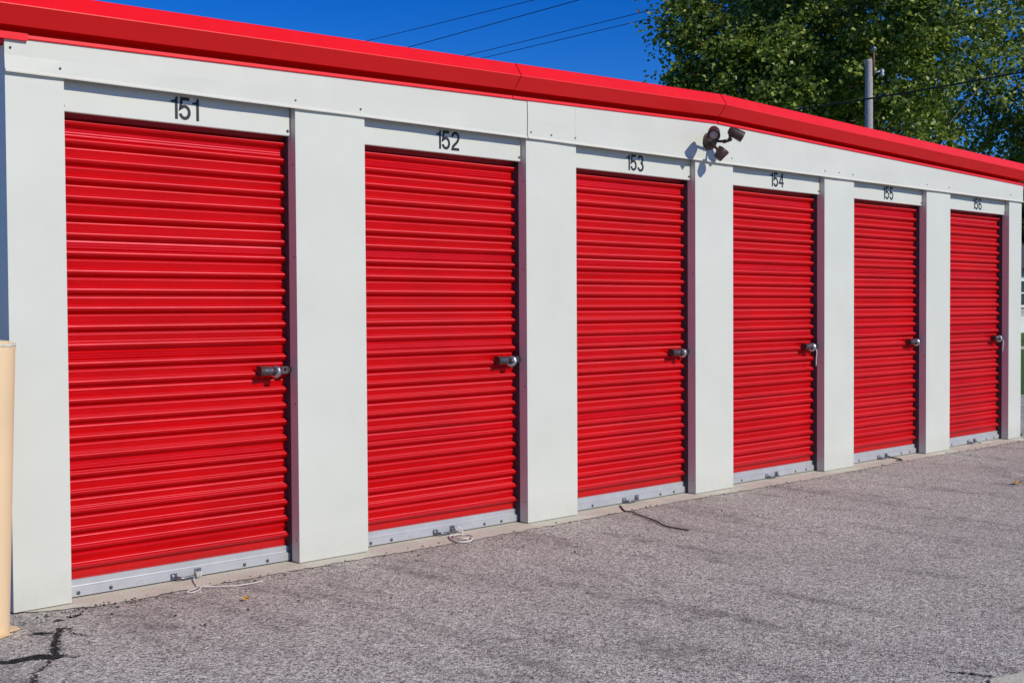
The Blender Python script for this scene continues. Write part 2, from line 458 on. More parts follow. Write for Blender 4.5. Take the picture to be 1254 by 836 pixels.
NCX = [.569, .582, .574, .574, .575, .578]

# ------------------------------------------------------------------ header panels, doors
PC = .0777                                     # corrugation pitch
YR, YV = .085, .112                            # ridge front / valley
def curtain_profile(seed):
    pts = []                                   # (z, y) from the bottom bar up to behind the header
    lap = {0, 6, 12, 18}; n_before = 0; jit = random.Random(seed)
    z_r = [.1189 + PC * k for k in range(28)]  # lower corner of each ridge, from the bottom
    pts.append((.070, YV)); pts.append((.083, YV - .001)); pts.append((.085, YV - .004)); pts.append((.090, YV - .004)); pts.append((.092, YV)); pts.append((.104, YV))
    for k, zr in enumerate(z_r):
        if zr > 2.14: break
        # rounded ridge: undercut below, bellied front, two steps back up to the flat
        pts += [(zr - .0130, YV), (zr - .0095, YV - .003), (zr - .0062, YR + .0190), (zr - .0030, YR + .0130), (zr + .0005, YR + .0082), (zr + .0040, YR + .0046), (zr + .0075, YR + .0020),
                (zr + .0110, YR + .0006), (zr + .0145, YR), (zr + .0178, YR + .0010), (zr + .0202, YR + .0034), (zr + .0218, YR + .0080), (zr + .0230, YR + .0112),
                (zr + .0256, YR + .0124), (zr + .0268, YR + .0140), (zr + .0278, YR + .0190), (zr + .0286, YV + .0014)]
        q0 = len(pts)
        if (24 - k - 1) in lap:                # lapped seam: fine stiffening lines in the flat
            b = zr + .0300
            for q in range(3):
                pts += [(b + q * .0108, YV - .0010), (b + q * .0108 + .0030, YV - .0034), (b + q * .0108 + .0060, YV - .0036), (b + q * .0108 + .0078, YV - .0014)]
        else:
            pts += [(zr + .0300, YV + .0022), (zr + .042, YV - .0006), (zr + .0520, YV - .0030), (zr + .0548, YV - .0040), (zr + .0566, YV - .0048), (zr + .0592, YV - .0038), (zr + .0604, YV - .0010), (zr + .0630, YV - .0006)]
        tl = jit.gauss(0, .0009); of = jit.gauss(0, .0004)
        pts[q0:] = [(z_, y_ + of + tl * (z_ - zr - .045) / .016) for z_, y_ in pts[q0:]]
    return pts
for k, (a, b) in enumerate(openings):
    num = NUMS[k]
    # header panel
    m = MB(); xa, xb = a + .0005, b - .0065
    vs = []
    for x in (xa, xb):
        for y, z in ((.040, 2.036), (.040, 2.25), (.060, 2.25), (.060, 2.030), (.0425, 2.030), (.040, 2.033)): vs.append((x, y, z))
    n6 = 6
    m.add(vs, [(j, n6 + j, n6 + (j + 1) % n6, (j + 1) % n6) for j in range(n6)] + [tuple(range(n6)), tuple(range(n6, 2 * n6))])
    for sx in (xa + .012, xb - .010):
        m.lathe([(0, .007), (.002, .007), (.002, .004), (.006, .004)], (sx, .040, 2.052), (0, -1, 0), 10, 1)
    hp = tag(m.build('header_panel', [WHITE, SCREW], building, (a, 0, 0)), 'white panel above the door numbered ' + num)
    m = MB(); h = .0985; adv = {'1': .33, '5': .58, '2': .58, '3': .56, '4': .60, '6': .58}
    h2 = h * 1.16; tw = sum(adv[c] for c in num) * h2; x = a + NCX[k] - tw / 2; gap = .0
    for c in num: x += digit(m, c, x, 2.0505, h, .0392) * h2
    tag(m.build('unit_number', DIGIT, hp, (a, 0, 2.05), fix=False), 'black vinyl number ' + num)
    # door curtain
    m = MB(); x0, x1 = a - .03, b + .03
    CP = [(z, y) for z, y in curtain_profile(40 + k) if z < 2.19]
    nx = 10; n = len(CP); vs = []
    ph = random.uniform(0, 6)
    for i in range(nx + 1):
        x = x0 + (x1 - x0) * i / nx; t = i / nx
        sag = .0018 * math.sin(math.pi * t) * (1 + .5 * math.sin(ph + k))
        for z, y in CP:
            vs.append((x, y + sag + .0008 * math.sin(7 * z + ph + 2 * t), z + .0012 * math.sin(3.1 * z + ph + 1.5 * t)))
    fs = [(i * n + j, (i + 1) * n + j, (i + 1) * n + j + 1, i * n + j + 1) for i in range(nx) for j in range(n - 1)]
    m.add(vs, fs, 0, False)
    door = tag(m.build('roll_up_door', RED_CURTAIN, building, (a, .1, 0)), 'red corrugated roll-up door of unit ' + num)
    # guide tracks
    for sx in (a - .055, b + .002):
        m = MB(); m.box((sx, .066, .005), (sx + .053, .14, 2.2)); m.build('guide_track', TRACK, building, (sx, .066, 0))
    # bottom bar
    m = MB(); prof = [(.112, .006), (.084, .006), (.083, .008), (.083, .0395), (.085, .042), (.096, .0475), (.097, .050), (.097, .0735), (.099, .0755), (.112, .0755)]
    n = len(prof); vs = [(x, y, z) for x in (a + .002, b - .002 + .012) for y, z in prof]
    m.add(vs, [(j, n + j, n + (j + 1) % n, (j + 1) % n) for j in range(n)] + [tuple(range(n)), tuple(range(n, 2 * n))])
    for bx in (.075, .215, .86, 1.0):
        bx += random.uniform(-.012, .012)
        m.lathe([(0, .0085), (.0025, .008), (.004, .005)], (a + bx, .083, .021), (0, -1, 0), 12, 1)
    m.box((a + .345 - .02, .0825, .014), (a + .345 + .02, .0833, .030), 2)
    m.build('bottom_bar', [GALV, SCREW, STAMP], door, (a, .09, 0))
    # pull handle on the bar
    m = MB(); hx = a + .49
    m.box((hx, .078, .008), (hx + .030, .0828, .036), 0)
    m.lathe([(0, .012), (.004, .010), (.006, .004)], (hx + .012, .078, .022), (0, -1, 0), 12)
    m.box((hx + .118, .078, .012), (hx + .150, .0828, .042), 0)
    m.lathe([(0, .009), (.006, .006)], (hx + .138, .078, .032), (0, -1, 0), 12)
    m.tube(smooth_path([(hx + .022, .078, .018), (hx + .032, .060, .016), (hx + .045, .052, .014), (hx + .105, .052, .017), (hx + .125, .062, .022), (hx + .132, .078, .026)]), .0065, 8)
    m.build('pull_handle', HANDLE, door, (hx, .08, .02))
    # slide latch: housing, bolt with a hole in its tab
    m = MB(); lx = a + .965; z0, z1 = .897, .944; zc = (z0 + z1) / 2
    hprof = [(.087, z0)] + [(.066 - .026 * math.cos(R(q)), zc + .0235 * math.sin(R(q))) for q in (-78, -55, -30, 0, 25, 50, 72)] + [(.087, z1)]
    nh = len(hprof); vs = [(lx + x_, y_, z_) for x_ in (0, .052) for y_, z_ in hprof]
    m.add(vs, [(j, nh + j, nh + (j + 1) % nh, (j + 1) % nh) for j in range(nh)] + [tuple(range(nh)), tuple(range(nh, 2 * nh))])
    vs = [(lx + x_, y_ - .003 if y_ < .08 else y_, zc + (z_ - zc) * 1.08) for x_ in (-.020, -.0005) for y_, z_ in hprof]
    m.add(vs, [(j, nh + j, nh + (j + 1) % nh, (j + 1) % nh) for j in range(nh)] + [tuple(range(nh)), tuple(range(nh, 2 * nh))], 1)
    m.box((lx + .006, .0365, z0 + .013), (lx + .044, .0405, z0 + .021), 1)
    # bolt tab: ring of quads round a hole
    cx, cz, rr = a + 1.082, .923, .0075; seg = 16; ring = []; out = []
    for i in range(seg):
        t = 2 * math.pi * i / seg; ring.append((cx + rr * math.cos(t), cz + rr * math.sin(t)))
        c_, s_ = math.cos(t), math.sin(t); q = .0175 / max(abs(c_), abs(s_)); out.append((cx + q * c_, cz + q * s_))
    vs = [(x_, y_, z_) for y_ in (.052, .062) for x_, z_ in ring + out]; fs = []
    for i in range(seg):
        j = (i + 1) % seg; A = 2 * seg
        fs += [(i, j, seg + j, seg + i), (A + i, A + seg + i, A + seg + j, A + j), (i, A + i, A + j, j), (seg + i, seg + j, A + seg + j, A + seg + i)]
    m.add(vs, fs); m.box((lx + .0525, .0545, .910), (cx - .018, .0595, .935)); m.box((cx + .018, .054, .910), (b + .01, .0595, .935), 1)
    m.build('slide_latch', [LATCH_M, BRONZE], door, (lx, .06, .92), bevel=.0012)

# ------------------------------------------------------------------ padlocks
desc = [('disc padlock on door 151, its bolt tab showing to the right', 0), ('disc padlock with a bright rim on the latch of door 152', 8),
        ('disc padlock on the latch of door 153 below the security light', -6), ('padlock on door 154 with a pale strip hanging from its latch', 4),
        ('round chrome padlock on the latch of door 155', -2), ('farthest padlock, on door 156, with a pink strip hanging below', 6)]
def make_lock():
    t = thing('padlock', (0, 0, 0), desc[0][0], 'padlock', 'padlocks on the door latches')
    m = MB(); ax = (-.90, -.43, .03)
    prof = [(d_, r_ * 1.08) for d_, r_ in [(-.014, .018), (-.013, .0225), (-.010, .0262), (-.0065, .0280), (-.0055, .0262), (-.0035, .0262), (-.0025, .0288), (.0025, .0288), (.0035, .0262), (.0055, .0262), (.0065, .0280), (.010, .0262), (.013, .0225), (.014, .018)]]
    m.lathe(prof, (0, 0, 0), ax, 32, smooth=False)
    m.build('lock_body', CHROME, t)
    m = MB(); m.lathe([(.0142, .0175), (.0155, .017), (.0158, .008), (.0200, .0075)], (0, 0, 0), ax, 20); m.build('key_plate', BRONZE, t)
    m = MB(); u = Vector(ax).normalized().cross(Vector((0, 0, 1))).normalized()
    m.tube([Vector((0, .004, 0)) + u * (.017 * math.cos(q)) + Vector((0, 0, .014 * math.sin(q) + .012)) for q in [math.pi * i / 12 for i in range(13)]], .0045, 8)
    m.build('shackle', LATCH_M, t)
    return t
lock0 = make_lock()
def copy_thing(t):
    r = t.copy(); COL.objects.link(r)
    for c in list(t.children):
        d = c.copy(); COL.objects.link(d); d.parent = r
    return r
for k, (a, b) in enumerate(openings):
    o = lock0 if k == 0 else copy_thing(lock0)
    o['label'] = desc[k][0]
    o.location = (a + 1.026 + (.014 if k in (1, 2, 4) else 0), .048, .917 - (.002 if k % 2 else 0)); o.rotation_euler = (0, R(desc[k][1]), R(desc[k][1] * 1.5))
    if k in (3, 5):
        m = MB(); L0 = Vector(o.location) + Vector((-.002, -.036, -.012))
        m.tube(smooth_path([L0, L0 + Vector((.004, -.004, -.03)), L0 + Vector((.006, 0, -.065)), L0 + Vector((.016, .004, -.12 if k == 3 else -.10))]), .004, 6)
        s = m.build('hanging_strip', ROPE_W, None, tuple(L0)); s.parent = o
        s.location = L0 - Vector(o.location); s.rotation_euler = (0, 0, 0)

# ------------------------------------------------------------------ pull cords lying on the apron
def cord(pts, r, mat, label, n=7, group='pull cords tied to the door handles', name='pull_cord', cat='cord'):
    m = MB(); path = smooth_path(pts, n)
    m.tube(path, r, 7); o = m.build(name, mat, None, tuple(path[0])); return tag(o, label, cat, group)
def z_(p, h=.006): return (p[0], p[1], h)
wr = []
for i in range(40):                                  # turns round the handle of 151
    t = i / 39; q = 2 * math.pi * 4 * t; wr.append((.596 + .028 * t, .052 + .010 * math.cos(q), .018 + .004 * t + .011 * math.sin(q)))
cord(wr[::-1] + [(.585, .045, .010), (.555, -.01, .006), (.510, -.113, .004), (.455, -.150, .005), (.430, -.168, .005), (.450, -.188, .004), (.495, -.165, .006), (.520, -.140, .012), (.571, -.152, .004), (.65, -.205, .004), (.722, -.214, .004), (.784, -.207, .004)],
     .0028, ROPE_W, 'long white cord tied to the handle of door 151 and trailing over the asphalt', 3)
cord([(2.165, .060, .034), (2.185, .048, .022), (2.175, .030, .008), (2.150, .060, .030), (2.165, .020, .008), (2.130, -.005, .006), (2.075, .012, .006), (2.01, -.075, .005), (1.995, -.150, .005), (2.040, -.175, .006), (2.110, -.130, .010),
      (2.145, -.050, .009), (2.100, -.008, .012), (2.05, -.050, .010), (2.045, -.120, .012), (2.085, -.125, .012)], .0045, ROPE_W, 'white cord coiled below the handle of door 152')
cord([z_(p, .004) for p in [(3.470, .040), (3.415, -.02), (3.335, -.118), (3.340, -.175), (3.300, -.24), (3.253, -.341), (3.193, -.475), (3.130, -.57), (3.100, -.64), (3.095, -.706), (3.096, -.778)]], .0042, ROPE_D,
     'long thin black cord running out from door 153 over the asphalt')
cord([(6.70, .052, .024), (6.76, .06, .008), (6.80, .09, .006), (6.785, .068, .005), (6.732, -.032, .005), (6.66, -.090, .005), (6.62, -.06, .005)], .0045, ROPE_D, 'short dark cord on the concrete in front of door 155')
cord([(8.22, .055, .022), (8.30, .12, .006), (8.342, .075, .005), (8.308, .060, .005), (8.284, .035, .005), (8.376, .036, .005), (8.45, .03, .005)], .004, ROPE_W, 'thin pale cord at the foot of door 156')
m = MB(); m.tube(smooth_path([(8.93, -.08, .008), (9.05, -.05, .010), (9.2, -.06, .008), (9.5, -.02, .010), (9.9, -.10, .008)]), .011, 8)
tag(m.build('garden_hose', TEAL, None, (9.0, -.06, 0)), 'short teal hose lying beyond the far right corner of the building', 'hose')
def rubble(name, x, y, r, mat, label, cat):
    bm = bmesh.new(); bmesh.ops.create_icosphere(bm, subdivisions=2, radius=r)
    for v in bm.verts: v.co *= 1 + random.uniform(-.25, .2); v.co.z *= .55
    me = bpy.data.meshes.new(name); bm.to_mesh(me); bm.free(); me.materials.append(mat)
    o = bpy.data.objects.new(name, me); COL.objects.link(o); o.location = (x, y, r * .35); return tag(o, label, cat)
rubble('stone', 9.06, .05, .035, BRICKDARK, 'dark stone by the far right corner of the building', 'stone')

# fallen leaves
def fallen(x, y, s, label):
    m = MB(); n = 10; vs = [(x, y, .010)]
    for i in range(n):
        t = 2 * math.pi * i / n; r = s * (1 if i % 2 else .55); vs.append((x + r * math.cos(t), y + r * math.sin(t) * .8, .004 + .008 * (i % 3)))
    m.add(vs, [(0, i + 1, (i + 1) % n + 1) for i in range(n)])
    tag(m.build('fallen_leaf', YLEAF, None, (x, y, 0)), label, 'leaf')
fallen(.5396, -.4642, .022, 'small yellow fallen leaf on the asphalt in front of door 151')
fallen(6.05, -1.275, .045, 'orange fallen leaf on the asphalt at the right edge of the picture')

# ------------------------------------------------------------------ bollard
bol = thing('bollard', (-.425, -.225, 0), 'leaning cream painted steel bollard by the left corner of the building', 'bollard')
m = MB(); axis = (.036, .0, 1.0)
prof = [(-.02, .083), (.02, .083), (.5, .083), (1.05, .083), (1.072, .0835), (1.082, .082), (1.094, .074), (1.100, .055), (1.104, .0)]
m.lathe([p for p in prof if p[1] > 0] + [(1.104, .004)], (-.432, -.225, 0), axis, 40)
m.build('post', CREAM, bol)
m = MB(); n = 64; k = 8; vs = []                  # chipped, flaking edge of the cap
for i in range(n):
    t = 2 * math.pi * i / n; rr = .0045 + .0035 * max(0, math.sin(5 * t) * math.sin(11 * t + 1)) + random.uniform(0, .0025)
    for j in range(k):
        q = 2 * math.pi * j / k; rad = .0795 + rr * math.cos(q); z = 1.080 + rr * math.sin(q) + random.uniform(-.001, .001)
        vs.append((-.432 + .036 * z + rad * math.cos(t), -.225 + rad * math.sin(t), z))
m.add(vs, [(i * k + j, ((i + 1) % n) * k + j, ((i + 1) % n) * k + (j + 1) % k, i * k + (j + 1) % k) for i in range(n) for j in range(k)])
m.build('chipped_rim', CONCRETE, bol)
m = MB(); n = 30; vs = [(-.40, -.23, .0075)]
for i in range(n):
    t = 2 * math.pi * i / n; r = .093 + .022 * math.sin(3 * t + 1) + random.uniform(-.014, .014); vs.append((-.41 + r * math.cos(t), -.235 + r * math.sin(t), .001))
m.add(vs, [(0, i + 1, (i + 1) % n + 1) for i in range(n)]); m.build('spilled_paint', CREAM, bol, fix=False)

# ------------------------------------------------------------------ security light
LB = Vector((4.285, -.0125, 2.285))
sec = thing('security_light', tuple(LB), 'dark bronze two headed security light with motion sensor on the white fascia', 'light fixture')
m = MB(); m.lathe([(0, .056), (.022, .056), (.028, .053), (.040, .042), (.052, .028), (.054, .004)], LB, (0, -1, 0), 28)
m.build('junction_box', BRONZE, sec)
def head(c, ax, sc, arm):
    m = MB(); ax = Vector(ax).normalized()
    m.lathe([(-.062 * sc, .012 * sc), (-.060 * sc, .022 * sc), (-.048 * sc, .030 * sc), (-.020 * sc, .036 * sc), (.05 * sc, .040 * sc), (.052 * sc, .040 * sc), (.052 * sc, .0355 * sc), (.040 * sc, .034 * sc)], c, ax, 24)
    m.tube(smooth_path(arm, 4), .009, 10)
    for p in arm[1:-1]: m.lathe([(-.010, .013), (.010, .013)], p, (1, 0, .2), 12)
    h = m.build('lamp_head', BRONZE, sec, tuple(c))
    m = MB(); m.lathe([(.0405 * sc, .0335 * sc), (.045 * sc, .020 * sc), (.047 * sc, .003 * sc)], c, ax, 24); m.build('lens', LENS, h, tuple(c))
c1 = Vector((4.130, -.175, 2.308)); head(c1, (-.72, -.52, -.42), 1.05, [LB + Vector((-.02, -.045, 0)), LB + Vector((-.03, -.085, .005)), c1 + Vector((.045, .034, .018))])
c2 = Vector((4.340, -.195, 2.320)); head(c2, (.62, -.55, -.42), .90, [LB + Vector((.02, -.045, 0)), LB + Vector((.045, -.10, -.005)), LB + Vector((.03, -.15, .0)), c2 + Vector((-.035, .03, .023))])
m = MB(); c3 = Vector((4.246, -.140, 2.188))
m.lathe([(-.038, .024), (-.034, .030), (.0, .034), (.036, .040), (.038, .038), (.034, .034), (.033, .01)], c3, (.42, -.40, .75), 20)
m.tube(smooth_path([LB + Vector((-.005, -.045, -.03)), LB + Vector((-.01, -.08, -.06)), c3 + Vector((-.010, .010, -.020))], 4), .009, 10)
m.build('motion_sensor', BRONZE, sec, tuple(c3))

# ------------------------------------------------------------------ ground
def sheet(name, pts, z, mat, kind='structure', th=0.0, label=None, cat=None):
    bm = bmesh.new(); vs = [bm.verts.new((x, y, z)) for x, y in pts]; f = bm.faces.new(vs)
    if f.normal.z < 0: f.normal_flip()
    bmesh.ops.recalc_face_normals(bm, faces=bm.faces[:])
    if th:
        r = bmesh.ops.extrude_face_region(bm, geom=bm.faces[:]); bmesh.ops.translate(bm, verts=[v for v in r['geom'] if isinstance(v, bmesh.types.BMVert)], vec=(0, 0, -th)); bmesh.ops.recalc_face_normals(bm, faces=bm.faces[:])
    me = bpy.data.meshes.new(name); bm.to_mesh(me); bm.free(); me.materials.append(mat)
    if not th:
        for p in me.polygons:
            if p.normal.z < 0: p.flip()
    o = bpy.data.objects.new(name, me); COL.objects.link(o); return tag(o, label, cat, kind=kind)
sheet('ground', [(-400, -400), (400, -400), (400, 400), (-400, 400)], -.016, GRASS)
sheet('asphalt', [(-40, -30), (14.2, -30), (14.5, 2.2), (15.2, 30), (-40, 30)], -.004, ASPHALT)
# concrete floor slab with a ragged front edge where the asphalt laps it
pts = [(XL + .02, .02), (XL + .06, -.012)]
x = -.12
while x < XR + .10:
    base = -.030 - .07 * min(1, max(0, (x + .12) / .22))
    if x > 8.8: base = -.09
    pts.append((x, base - .020 + .030 * math.sin(x * 2.1) * .5 + random.uniform(-.012, .012))); x += random.uniform(.018, .05)
pts += [(XR + .12, .02), (XR + .12, DEPTH - .1), (XL + .02, DEPTH - .1)]
sheet('concrete_slab', pts, .0, CONCRETE)
# loose aggregate spilled along the slab edge
pts = []; x0 = 1.44
jag = [(1.60, -3.27), (1.585, -3.215)]
q = [(1.600, -3.150), (1.66, -3.128), (1.70, -3.132), (1.76, -3.146), (1.84, -3.168), (2.0, -3.22)]
for i in range(len(q) - 1):
    for t in (0, .33, .66): jag.append((q[i][0] + (q[i + 1][0] - q[i][0]) * t + random.uniform(-.006, .006), q[i][1] + (q[i + 1][1] - q[i][1]) * t + random.uniform(-.006, .006)))
jag += [(2.0, -3.22), (2.0, -4.6), (1.0, -4.6), (1.05, -4.0)]
sheet('concrete_pad', jag, .004, CONCRETE, th=.012)
# lawn path far to the right
sheet('path', [(30, 2), (32, 1), (40, 30), (38, 31)], -.008, CONCRETE)

# scattered gravel in the pits along the slab edge (dark crumbs)
gm = MB()
for i in range(260):
    x = random.uniform(-.1, 8.9) if i > 60 else random.uniform(-.2, .3)
    y = -.115 + random.gauss(0, .035); s = random.uniform(.003, .008)
    if random.random() < .3: y = random.uniform(-.9, -.1)
    if y > -.07: y = -.10
    c = Vector((x, y, s * .4))
    P = [c + Vector((s * math.cos(t) * random.uniform(.7, 1.2), s * math.sin(t) * random.uniform(.7, 1.2), -s * .4)) for t in (0, 1.26, 2.5, 3.8, 5)] + [c + Vector((random.uniform(-.3, .3) * s, random.uniform(-.3, .3) * s, s * .6))]
    gm.add(P, [(j, (j + 1) % 5, 5) for j in range(5)], random.choice((0, 1, 1)))
tag(gm.build('loose_gravel', [RUBBLE, BRICKDARK], None, (0, 0, 0)), 'loose grit and crumbs scattered along the slab edge', 'gravel', kind='stuff')

# ------------------------------------------------------------------ utility pole and wires
pd = Vector((.8656, .5008, 0)); PB = Vector((-2.158, -4.898, 0)) + pd * 28
pole = thing('utility_pole', tuple(PB), 'grey weathered wooden utility pole rising behind the red roof in front of the tree', 'utility pole')
m = MB(); m.lathe([(0, .115), (3, .10), (6.55, .080), (6.60, .074)], PB, (0, 0, 1), 20); m.build('pole', WOODPOLE, pole, tuple(PB))
side = Vector((pd.y, -pd.x, 0))
m = MB(); m.tube([PB + side * .10 - pd * .02 + Vector((0, 0, 6.25)), PB + side * .10 - pd * .02 + Vector((0, 0, 6.80))], .024, 8); m.build('bracket', RUST, pole)
m = MB(); m.lathe([(0, .03), (.03, .055), (.06, .045), (.08, .06), (.12, .02)], PB + side * .10 - pd * .02 + Vector((0, 0, 6.76)), (0, 0, 1), 12); m.build('insulator', HANDLE, pole)
m = MB(); m.tube([PB + side * .06 + Vector((0, 0, 6.30)), PB + side * .26 + Vector((0, 0, 6.34))], .018, 8)
m.lathe([(0, .03), (.04, .045), (.08, .03), (.12, .045), (.16, .02)], PB + side * .28 + Vector((0, 0, 6.22)), (0, 0, 1), 10); m.build('side_arm', GALV, pole)
CAM = Vector((-2.158144, -4.897839, 1.203957))
def wire(dirs, dists, r, label, ext=(.35, 1.4)):
    a = CAM + Vector(dirs[0]) * dists[0]; b = CAM + Vector(dirs[1]) * dists[1]; d = b - a
    p = a - d * ext[0]; q = b + d * ext[1]
    pts = [p.lerp(q, t / 30) for t in range(31)]
    m = MB(); m.tube(pts, r, 6)
    return tag(m.build('power_line', WIRE, None, tuple(p)), label, 'power line', 'power lines against the sky')
wire([(.6122, .7907, .2198), (.7055, .7087, .2505)], [52, 45.5], .012, 'highest and leftmost of the thin power lines above the roof')
wire([(.6368, .7710, .2150), (.7308, .6826, .2500)], [52, 44.7], .015, 'second power line from the left above the roof')
wire([(.6693, .7430, .2073), (.7732, .6342, .2416)], [52, 44.6], .013, 'third power line from the left, upper of the pair reaching the tree')
wire([(.6815, .7318, .2060), (.7732, .6342, .2351)], [52, 45.6], .013, 'lowest of the power lines left of the tree')
ws = []
for (d, L_) in (((.8000, .6000, .146), 26.0), ((.84, .5426, .1572), 24.6), ((.8656, .5008, .1625), 24.0), ((.9161, .401, .1757), 22.6), ((.99, .14, .205), 20.5)):
    ws.append(CAM + Vector(d) * L_)
m = MB(); m.tube(smooth_path(ws, 6), .017, 6)
tag(m.build('power_line', WIRE, None, tuple(ws[0])), 'black cable crossing in front of the utility pole and the tree', 'power line', 'power lines against the sky')

# ------------------------------------------------------------------ trees
def at(d, dist, z=0): return (CAM.x + d[0] * dist, CAM.y + d[1] * dist, z)
def leaf_mesh(name, centers, normals, size, mat, parent, org):
    n = len(centers); C = np.asarray(centers, dtype=np.float64) - np.array(org)
    nr = np.asarray(normals); nr /= np.linalg.norm(nr, axis=1)[:, None] + 1e-9
    a = RNG.normal(size=(n, 3)); u = np.cross(nr, a); u /= np.linalg.norm(u, axis=1)[:, None] + 1e-9; w = np.cross(nr, u)
    s = size * RNG.uniform(.65, 1.25, n)[:, None]
    fold = nr * s * RNG.uniform(-.25, .35, n)[:, None]
    # five-pointed rough leaf as a fan of 2 quads
    P = np.stack([C - u * s * .55, C - w * s * .50 + u * s * .10 + fold, C + u * s * .62, C + w * s * .50 + u * s * .10 + fold], 1).reshape(-1, 3)
    me = bpy.data.meshes.new(name); me.vertices.add(n * 4); me.vertices.foreach_set('co', P.ravel())
    me.loops.add(n * 6); idx = np.arange(n)[:, None] * 4 + np.array([0, 1, 2, 0, 2, 3])[None]
    me.loops.foreach_set('vertex_index', idx.ravel().astype(np.int32))
    me.polygons.add(n * 2); me.polygons.foreach_set('loop_start', np.arange(n * 2, dtype=np.int32) * 3)
    me.polygons.foreach_set('loop_total', np.full(n * 2, 3, dtype=np.int32)); me.materials.append(mat); me.update(calc_edges=True)
    o = bpy.data.objects.new(name, me); COL.objects.link(o); o.parent = parent
    return o
def tree(name, base, cen, rad, nclump, nleaf, size, label, mat, clump=.55, trunk_r=.3, seed=1, limbs=60, extra=()):
    global RNG; RNG = np.random.default_rng(seed)
    base = np.array(base, float); cen = np.array(cen, float); rad = np.array(rad, float)
    t = thing(name, tuple(base), label, 'tree')
    # lumpy envelope: union of boughs
    nb = 26
    bd = RNG.normal(size=(nb, 3)); bd /= np.linalg.norm(bd, axis=1)[:, None]
    boughs = cen + bd * rad * RNG.uniform(.45, .80, (nb, 1)); br = rad.mean() * RNG.uniform(.24, .40, nb)
    for (ex, er) in extra: boughs = np.vstack([boughs, [ex]]); br = np.append(br, er); nb += 1
    cl = []
    while len(cl) < nclump:
        k = RNG.integers(nb + 8)
        if k < nb:
            d = RNG.normal(size=3); d /= np.linalg.norm(d); p = boughs[k] + d * br[k] * RNG.uniform(.3, 1.0) ** .6
        else:
            d = RNG.normal(size=3); d /= np.linalg.norm(d); p = cen + d * rad * RNG.uniform(.2, .75)
        cl.append(p)
    cl = np.array(cl)
    out = cl - cen; out /= np.linalg.norm(out, axis=1)[:, None]
    cs = RNG.uniform(.5, 1.3, nclump) * clump
    drop = np.repeat(cs, nleaf)
    off = RNG.normal(size=(nclump * nleaf, 3)); off *= (RNG.uniform(0, 1, (len(off), 1)) ** .5) / (np.linalg.norm(off, axis=1)[:, None])
    stretch = np.repeat(out * np.array([1, 1, .4]), nleaf, axis=0)
    pos = np.repeat(cl, nleaf, axis=0) + off * drop[:, None] * np.array([1, 1, .6]) + stretch * (RNG.uniform(-.5, .9, (len(off), 1)) * drop[:, None])
    pos[:, 2] -= .25 * drop * RNG.uniform(0, 1, len(drop))
    nr = RNG.normal(size=pos.shape) * .8 + np.array([0, 0, .9]) + np.repeat(out, nleaf, axis=0) * .5
    leaf_mesh('crown', pos, nr, size, mat, t, base)
    m = MB(); B = Vector(base); top = Vector(cen) + Vector((0, 0, rad[2] * .45))
    m.tube(smooth_path([B + Vector((0, 0, -.05)), B.lerp(top, .3) + Vector((.15, .1, 0)), B.lerp(top, .65) + Vector((-.2, .15, 0)), top], 5), trunk_r, 12, taper=trunk_r * .2)
    for i in range(limbs):
        c = Vector(boughs[i % nb]) if i < nb else Vector(cl[RNG.integers(nclump)])
        s = B.lerp(top, float(RNG.uniform(.25, .85)))
        if c.z < s.z - 1: s = B.lerp(top, .25)
        mid = s.lerp(c, .5) + Vector((0, 0, -.35 + .5 * float(RNG.random())))
        m.tube(smooth_path([s, mid, c], 5), trunk_r * (.22 if i < nb else .10), 7, taper=.012)
    m.build('trunk', BARK, t, tuple(base))
    return t
tp = at((.8610, .5085), 40)
tree('maple_tree', (tp[0], tp[1], -.02), (tp[0], tp[1], 10.4), (6.5, 6.5, 6.6), 1650, 62, .125, 'big leafy maple tree rising behind the roof, the utility pole before it', LEAF, .62, .36, 5, 110,
     extra=[(at((.7905, .6124), 37, 7.9), .7), (at((.7960, .6053), 38, 7.0), 1.0), (at((.7900, .6131), 37, 9.7), .9), (at((.8080, .5892), 37, 8.9), 1.4), (at((.8130, .5822), 37, 6.7), 1.4), (at((.8220, .5695), 36, 7.9), 1.6)])
tp = at((.9300, .3650), 47)
tree('maple_tree', (tp[0], tp[1], -.02), (tp[0], tp[1], 8.6), (5.6, 5.6, 5.0), 700, 56, .14, 'yellowish green tree standing behind the big maple at the right edge', LEAF, .62, .28, 9, 70)
tp = at((.7655, .6434), 45)
tree('small_tree', (tp[0], tp[1], -.02), (tp[0], tp[1], 7.3), (1.5, 1.5, 2.25), 260, 40, .13, 'small dark treetop just clearing the roof, left of the big maple', LEAF2, .4, .12, 12, 26)
tp = at((.9230, .3850), 82)
tree('background_tree', (tp[0], tp[1], -.02), (tp[0], tp[1], 6.0), (7.5, 7.5, 5.2), 700, 40, .26, 'broad dark tree behind the grey house past the right corner', LEAF2, .95, .3, 15, 30)

